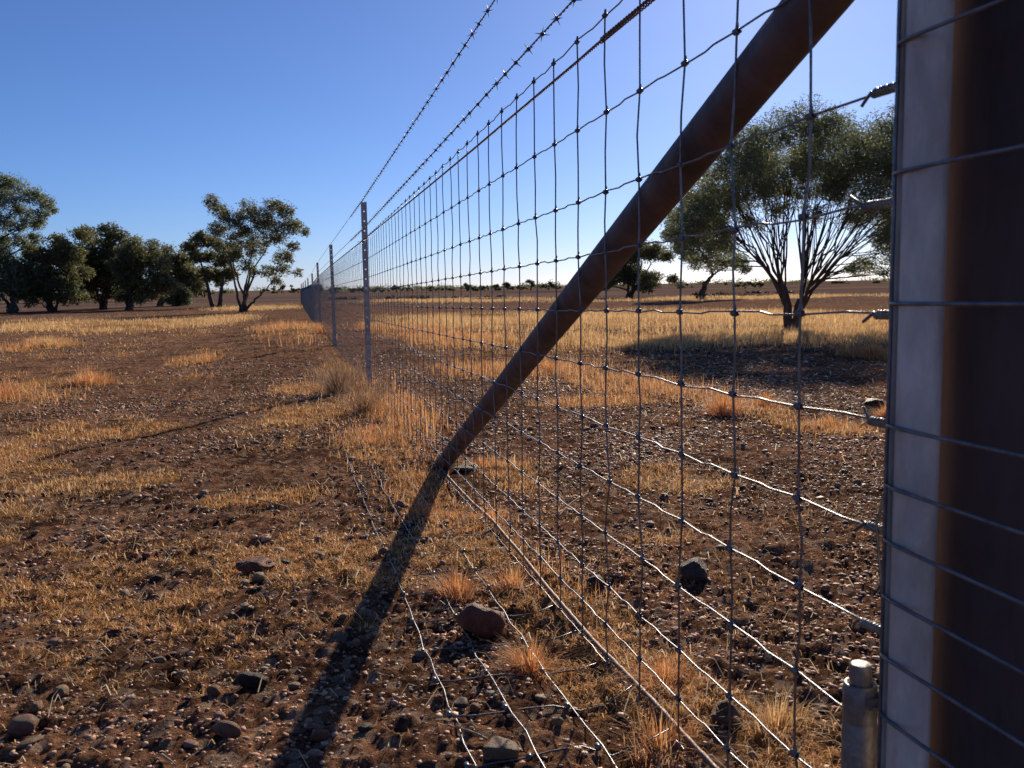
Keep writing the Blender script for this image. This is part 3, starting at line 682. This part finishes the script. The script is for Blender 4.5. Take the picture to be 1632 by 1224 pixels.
# ------------------------------------------------------------------ trees
OLIVE = np.array([(.14, .155, .065), (.19, .19, .085), (.11, .12, .055), (.25, .22, .11)])
GREYG = np.array([(.16, .20, .10), (.21, .235, .12), (.12, .15, .08), (.27, .28, .16)])
DARKG = np.array([(.13, .145, .065), (.17, .175, .080), (.10, .11, .055), (.22, .20, .09)])
def bez(a, b, c, n=8):
    t = np.linspace(0, 1, n)[:, None]; return (1-t)**2*a+2*(1-t)*t*b+t*t*c
def leaves(mb, c, rx, rz, n, L, W, pal, g, shell=.35, hang=.4):
    d = g.normal(size=(n, 3)); d /= np.linalg.norm(d, axis=1)[:, None]
    rad = g.uniform(shell, 1, n)**.6; P = c+d*rad[:, None]*np.array([rx, rx, rz])
    P += g.normal(0, rx*.10, (n, 3))
    a = g.normal(size=(n, 3)); a[:, 2] = a[:, 2]*.6-hang; a /= np.linalg.norm(a, axis=1)[:, None]
    b = np.cross(a, g.normal(size=(n, 3))); b /= np.linalg.norm(b, axis=1)[:, None]
    l = (L*g.uniform(.6, 1.3, n))[:, None]; w_ = (W*g.uniform(.6, 1.3, n))[:, None]
    V = np.stack([P, P+a*l*.5+b*w_*.5, P+a*l, P+a*l*.5-b*w_*.5], 1).reshape(-1, 3)
    k = np.arange(n)[:, None]*4; cc = pal[g.integers(0, len(pal), n)]*g.uniform(.75, 1.3, (n, 1))
    mb.add(V, k+np.array([[0, 1, 2, 3]]), col=np.repeat(cc, 4, 0))
def tree(label, base, Z, clumps, stems, trunk_r, nleaf, L, W, pal, seed, depth=1.0, name='tree', group=None, fork=.12, twigs=6, cat='tree', extra=0, shell=.3, split=.0, dens=1.0, forks=None):
    g = np.random.default_rng(seed); s = Z/F; bx, by = base
    bz = float(ground(np.array([bx]), np.array([by]))[0])-.03
    t = thing(name, label, cat, group, (bx, by, bz))
    vd = np.array([bx, by]); vd /= np.linalg.norm(vd); rgt = np.array([vd[1], -vd[0]])   # crown laid across the sight line, real depth given below
    C = []
    xs = [c_[0] for c_ in clumps]; half = (max(xs)-min(xs))/2*s; mid = (max(xs)+min(xs))/2*s; top = max(c_[1] for c_ in clumps)*s
    for (dx, dy, r_) in clumps:
        for rep in range(1+extra):
            lx = dx*s-mid; dm = math.sqrt(max(.05, 1-(lx/(half*1.15+1e-6))**2))*half*depth
            dp = g.uniform(-.85, .85)*dm if rep == 0 else g.uniform(.2, .95)*dm*g.choice([-1, 1])
            jx = dx*s+(g.normal(0, r_*s*.3) if rep else 0); C.append((np.array([rgt[0]*jx+vd[0]*dp, rgt[1]*jx+vd[1]*dp, dy*s-(abs(dp)*.08)]), r_*s))
    wood = MB(); crown = MB(); ST = []
    if forks:
        for q_, (ox, hz) in enumerate(forks):
            e_ = np.array([rgt[0]*ox, rgt[1]*ox, hz]); p = bez(np.array([rgt[0]*ox*.35, rgt[1]*ox*.35, -.05]), e_*np.array([.5, .5, .55]), e_, 10); p[2:-1] += g.normal(0, trunk_r*.12, (7, 3))
            addtube(wood, p, np.linspace(trunk_r*1.15, trunk_r*.72, 10), 12); ST.append((np.vstack([p[-1:]]*12), np.full(12, .0)))
        ST.clear()
        order = np.linspace(-1, 1, stems)
        for k in range(stems):
            ox, hz = forks[0] if order[k] < .05 else forks[1]
            st = np.array([rgt[0]*ox, rgt[1]*ox, hz*g.uniform(.55, 1.0)]); reach = half*.72
            lx = order[k]*reach+mid*.4+g.normal(0, .08); dp = g.normal(0, .42)*half*.6
            tgt = np.array([rgt[0]*lx+vd[0]*dp, rgt[1]*lx+vd[1]*dp, top*(.80-.22*abs(order[k]))]); w_ = st+(tgt-st)*np.array([.42, .42, .52])
            p = bez(st, w_, tgt, 12); p[2:-1] += g.normal(0, .026, (9, 3)); r1 = trunk_r*g.uniform(.24, .36); rr_ = np.linspace(r1, r1*.35, 12); addtube(wood, p, rr_, 7); ST.append((p, rr_))
            for q_ in range(7):
                i0 = int(g.integers(2, 9)); en = p[i0]+(tgt-p[i0])*g.uniform(.6, 1.1)+g.normal(0, .20, 3); en[2] = max(en[2], p[i0][2]+.15)
                addtube(wood, bez(p[i0], (p[i0]+en)/2+g.normal(0, .05, 3), en, 7), np.linspace(rr_[i0]*.55, .004, 7), 5, caps=False)
    for k in range(0 if forks else stems):
        a = 2*math.pi*k/stems+g.uniform(-.4, .4); tgt = C[int(g.integers(0, len(C)))][0]
        rt_ = np.array([math.cos(a), math.sin(a), 0])*trunk_r*(.9 if stems > 1 else 0)
        tgt = tgt*np.array([.55, .55, .75]) if split == 0 else tgt*np.array([.8, .8, .8])
        m_ = np.array([tgt[0]*.25, tgt[1]*.25, tgt[2]*.45])+rt_*1.2
        p = bez(rt_, m_, tgt, 12); p[1:-1] += g.normal(0, trunk_r*.25, (10, 3))
        rr_ = np.linspace(trunk_r/(stems**.4), trunk_r/(stems**.4)*.3, 12); rr_[0] *= 1.3
        addtube(wood, p, rr_, 9); ST.append((p, rr_))
    for (c_, r_) in C:
        best = None
        for p, rr_ in ST:
            for k in range(2, 12):
                if p[k][2] < c_[2]-.15*r_:
                    d_ = np.linalg.norm(c_-p[k])+ (.35*top if p[k][2] > c_[2] else 0)+abs(p[k][2]-c_[2]*.55)*.5
                    if best is None or d_ < best[0]: best = (d_, p[k], rr_[k])
        if best is None: best = (0, ST[0][0][2], ST[0][1][2])
        a_ = best[1]; e = c_+np.array([0, 0, -r_*.2]); m_ = a_+(e-a_)*np.array([.35, .35, .6])+g.normal(0, .05*np.linalg.norm(e-a_), 3)
        p = bez(a_, m_, e, 9); rb = min(best[2]*.75, trunk_r*.35); addtube(wood, p, np.linspace(rb, rb*.3, 9), 6, caps=False)
        ST.append((np.vstack([p[:1]]*3+[p]), np.concatenate([[rb]*3, np.linspace(rb, rb*.3, 9)])))
        for q_ in range(twigs):
            st = p[int(g.integers(4, 9))]; d_ = g.normal(size=3); d_[2] = abs(d_[2])*.8; d_ /= np.linalg.norm(d_); en = c_+d_*r_*.85
            addtube(wood, bez(st, (st+en)/2+g.normal(0, r_*.12, 3), en, 5), np.linspace(rb*.32, rb*.1, 5), 4, caps=False)
        r_ = r_*1.12; vol = r_**2; n = int(1.55*nleaf*vol/sum((1.12*x_[1])**2 for x_ in C)); 
        # leaf sprays: several smaller knots of leaves inside each clump give an uneven outline
        nk = 12; leaves(crown, c_, r_*1.12, r_*.95, int(n*.5), L, W, pal, g, .1); n = int(n*.65)
        for q_ in range(nk):
            d_ = g.normal(size=3); d_ /= np.linalg.norm(d_); d_[2] *= .8
            leaves(crown, c_+d_*r_*g.uniform(.45, 1.1), r_*g.uniform(.25, .5), r_*g.uniform(.2, .38), int(n/nk*g.uniform(.5, 1.5)), L, W, pal, g, shell)
    wood.obj('trunk', BARK, t); crown.obj('crown', LEAF, t, smooth=False); return t

A_CL = [(-75,290,34),(-35,305,34),(10,312,36),(55,308,34),(100,300,36),(140,302,34),(180,285,36),(215,268,34),(-110,255,34),(-70,250,36),(-20,262,36),(30,262,36),(80,262,38),(130,250,40),(180,240,40),(215,230,34),
 (-148,215,28),(-120,205,26),(-163,178,24),(-142,150,20),(-158,120,15),(-105,165,18),(-85,212,22),(100,205,30),(140,192,34),(180,178,36),(215,195,36),(150,128,22),(110,108,16),(182,130,26),(215,150,32),(85,100,10),(60,222,24),(0,225,20),(-45,222,22),(-60,175,10),(120,150,14)]
def mulga(): return tree('large vase shaped tree with many bare upright stems beside the golden grass', (8.144, 13.833), 15.34, A_CL+[(-120,110,11),(-95,118,10),(130,95,9),(165,105,14),(-20,195,14),(35,190,14),(90,180,14),(-75,190,14),(-150,165,24),(-125,135,20),(-172,150,16),(-100,140,14),(135,150,20),(165,160,26),(200,165,28),(205,120,18),(-95,228,30),(-60,270,30),(35,285,34),(120,275,36),(160,262,36),(205,215,34),(60,240,28),(-130,185,24),(-30,240,24)], 20, .074, 90000, .068, .016, GREYG, 3, .75, 'spreading_tree', twigs=9, extra=1, forks=[(-.14, .75), (.13, .55)])
mulga()
B_CL = [(-32,136,18),(-43,106,14),(-10,151,18),(-10,106,18),(19,121,20),(41,92,16),(19,84,14),(60,62,13),(-32,84,12),(71,48,7),(34,59,10),(-18,73,12),(10,145,16)]
tree('single trunk spreading tree on the plain left of the large vase shaped tree', (25.987, 55.558), 59.82, B_CL, 1, .26, 12000, .20, .07, GREYG, 5, .8, 'spreading_tree', twigs=6, extra=1)
C_CL = [(-11,59,18),(15,74,18),(37,74,16),(59,70,10),(-29,37,16),(7,37,20),(37,30,14),(70,30,8),(-44,22,10),(24,18,9),(0,88,10)]
tree('low bushy dark tree on the plain half behind the diagonal pole', (26.667, 70.405), 74.35, C_CL, 4, .26, 11000, .25, .09, OLIVE, 6, .8, 'bushy_tree', extra=1)
D_CL = [(-39,173,11),(-30,163,13),(-22,152,9),(16,165,15),(53,173,13),(72,160,14),(99,128,8),(90,140,8),(-5,146,17),(35,146,20),(-33,128,15),(1,118,20),(47,125,20),(72,134,18),(23,103,16),(-27,103,13),(65,88,14),(87,63,7),(62,69,11),(41,66,11),(53,51,9),(7,76,11),(20,64,8),(-10,90,10),(80,105,9)]
tree('tall gum tree with clumped foliage and leaning slim trunks left of the fence', (-2.476, 47.495), 45.49, D_CL, 6, .16, 12000, .14, .050, OLIVE, 8, .55, 'gum_tree', twigs=5, extra=0)
E_CL = [(-36,96,11),(-20,108,13),(-26,81,11),(-2,105,11),(-14,56,12),(7,50,14),(23,56,12),(-5,84,11),(16,75,13),(30,90,12)]
tree('smaller gum tree with a curved trunk tucked behind the tall gum tree', (-5.023, 63.583), 60.48, E_CL, 2, .22, 6500, .20, .08, OLIVE, 9, .6, 'gum_tree', extra=0)
F1 = [(16,112,14),(50,125,14),(7,94,16),(-24,94,12),(31,94,18),(-39,51,16),(-8,51,20),(22,57,22),(-50,35,12),(-20,70,16),(-30,22,9),(-8,26,10),(15,24,9),(40,26,10)]
F2 = [(-18,121,13),(16,121,16),(31,117,12),(0,99,20),(25,96,22),(-30,84,20),(3,72,22),(-18,53,20),(25,59,18),(40,45,12),(-25,26,10),(-5,20,8),(22,24,9)]
F3 = [(16,109,12),(40,109,7),(9,91,18),(34,91,16),(16,67,20),(46,73,16),(55,48,13),(9,48,14),(70,42,8),(-8,22,8),(20,20,8),(38,26,10)]
F4 = [(21,88,12),(39,79,11),(15,67,16),(39,57,14),(51,48,9),(20,45,12)]
def fill(cl, n, sd):
    g = np.random.default_rng(sd); xs = [c[0] for c in cl]; tp = max(c[1] for c in cl)
    for k in range(n):
        dy = g.uniform(.22, .8)*tp; cl = cl+[(g.uniform(min(xs), max(xs))*(1.05-.3*abs(dy/tp-.5)), dy, g.uniform(11, 18))]
    return cl
F1, F2, F3, F4 = fill(F1, 12, 1), fill(F2, 16, 2), fill(F3, 14, 3), fill(F4, 8, 4)
F_G = 'dark bushy trees at the left'
tree('dark many stemmed tree at the left end of the bushy clump', (-14.168, 60.081), 54.99, F1, 7, .17, 17000, .19, .075, DARKG, 11, .7, 'bushy_tree', extra=1)
tree('dense dark domed tree in the middle of the bushy clump', (-12.352, 65.435), 60.59, F2, 7, .18, 19000, .20, .08, DARKG, 12, .7, 'bushy_tree', extra=1)
tree('dark spreading tree right of the middle of the bushy clump', (-10.078, 61.1), 56.92, F3, 7, .17, 15000, .19, .075, DARKG, 13, .7, 'bushy_tree', extra=1)
tree('smaller rounded tree at the right end of the bushy clump', (-10.027, 74.548), 69.94, F4, 4, .17, 9000, .23, .09, OLIVE, 14, .7, 'bushy_tree', extra=1)
tree('low grey green shrub at the right foot of the bushy clump', (-8.534, 72.704), 68.5, [(-9,24,10),(2,27,11),(12,20,9),(-1,12,12),(-12,12,8),(13,10,8)], 4, .12, 3500, .20, .06, GREYG, 15, .9, 'shrub', cat='shrub', extra=1)
G_CL = [(34,210,15),(56,204,17),(80,189,15),(99,180,12),(108,168,7),(43,183,18),(68,167,15),(86,149,12),(92,161,10),(80,124,12),(56,143,13),(34,149,17),(56,118,11),(31,118,15),(0,200,26),(-30,190,26),(-20,150,24),(-50,160,24),(10,120,16),(-60,120,20),(70,112,9)]
tree('tallest pale green gum tree cut by the left edge', (-17.483, 58.54), 52.74, G_CL, 2, .30, 17000, .17, .06, GREYG, 16, .6, 'gum_tree', twigs=6, extra=0)
tree('lower green rounded tree under the tallest gum at the left edge', (-16.159, 58.9), 54.0, [(-24,95,18),(-6,92,16),(13,77,16),(31,67,12),(-18,64,22),(7,58,18),(-21,40,18),(20,45,12)], 3, .25, 9000, .18, .06, GREYG, 17, .8, 'bushy_tree', extra=1)
tree('brown thin leaved sapling between the left edge trees and the bushy clump', (-15.3, 64.0), 58.5, [(0,60,9),(-8,48,9),(8,45,10),(0,30,9),(-12,30,7)], 4, .10, 1800, .16, .05, GREYG, 18, .8, 'sapling', cat='sapling', extra=0)

# far horizon trees: px, height px, half width px, distance
HZ = [(303,22,16,150),(318,16,12,170),(330,14,14,170),(455,14,18,260),(440,10,12,260),(472,9,10,300),(514,16,9,200),(539,11,8,210),(567,8,6,240),(585,10,7,230),(600,7,8,260),(613,8,7,240),(635,12,5,230),(655,7,8,280),(688,9,12,250),(705,7,6,280),(720,8,6,260),(749,13,8,220),(760,11,8,220),(775,10,10,225),(792,11,10,220),(811,14,5,240),(820,8,8,250),(836,7,6,260),(848,18,8,220),(876,12,9,220),(893,8,8,250),(1188,12,16,170),(1212,9,10,190),(1085,10,12,200),(1345,5,8,300),(1398,5,7,300),(1330,5,6,310),(3,40,14,120),(30,30,20,130),(62,34,18,125),(470,6,7,340)]
KN = ['rounded', 'flat topped', 'ragged', 'squat', 'sparse', 'upright']
gh = np.random.default_rng(77)
for k, (px, h, hw, D) in enumerate(HZ):
    a = YAW+math.atan((px-CX)/F); x, y = D*math.sin(a), D*math.cos(a); Zc = D*math.cos(a-YAW)
    cl = []
    flat = h > 11
    for q_ in range(9): cl.append((gh.normal(0, .6)*hw, h*(gh.uniform(.4, .92) if flat else gh.uniform(.2, .8)), max(1.3, h*gh.uniform(.10, .22))))
    side = 'left of the fence' if px < 478 else ('beyond the fence, left of the diagonal pole' if px < 900 else 'beyond the fence, right of the diagonal pole')
    lab = f'tiny distant {KN[k % 6]} tree on the horizon {side}'
    tree(lab, (x, y), Zc, cl, 1 if hw < 9 else 2, .004*h*D/100+.05, 1100 if D > 160 else 2400, .28 if D > 160 else .22, .13 if D > 160 else .10, DARKG, 300+k, .9, 'distant_tree', lab.replace(' tree ', ' trees '), twigs=2)
# low dark scrub lying on the plain
SC = [(632, 66, 95), (700, 70, 88), (655, 62, 90), (560, 80, 100), (1195, 70, 70), (1160, 62, 75), (1230, 80, 90), (770, 70, 95), (1130, 55, 80)]
for k, (px, w2, D) in enumerate(SC):
    a = YAW+math.atan((px-CX)/F); x, y = D*math.sin(a), D*math.cos(a)
    cl = [(gh.uniform(-1, 1)*w2*.5, gh.uniform(.5, 3), gh.uniform(1.5, 3)) for q_ in range(11)]
    lab = 'low dark scrub on the plain beyond the golden grass ' + ('left' if px < 900 else 'right')+' of the pole'
    tree(lab, (x, y), D*math.cos(a-YAW), cl, 3, .05, 900, .26, .08, np.array([(.12, .09, .075), (.08, .065, .055)]), 500+k, .5, 'scrub', lab.replace('low dark', 'patches of low dark'), twigs=4, cat='scrub')

# far-off scrub line that reads as one mass
gs = np.random.default_rng(99); mb = MB()
for k in range(420):
    D = float(gs.uniform(330, 620)); a = R(float(gs.uniform(-24, 48))); x, y = D*math.sin(a), D*math.cos(a)
    hh = 1.0+3.2*float(np.clip(fbm(np.array([math.degrees(a)*.45]), np.array([3.]), 55)[0]-.3, 0, 1))*gs.uniform(.4, 1.6)
    if gs.uniform() > .35+1.2*float(fbm(np.array([math.degrees(a)*.3]), np.array([9.]), 57)[0]-.3): continue
    z = float(ground(np.array([x]), np.array([y]))[0])
    leaves(mb, np.array([x, y, z+hh*.5]), hh*gs.uniform(1.2, 3.5), hh*.55, 110, .75, .45, DARKG, gs, .1)
tag(mb.obj('distant_scrub', LEAF, smooth=False), 'thin broken line of dark scrub far off along the horizon', 'scrub', kind='stuff')
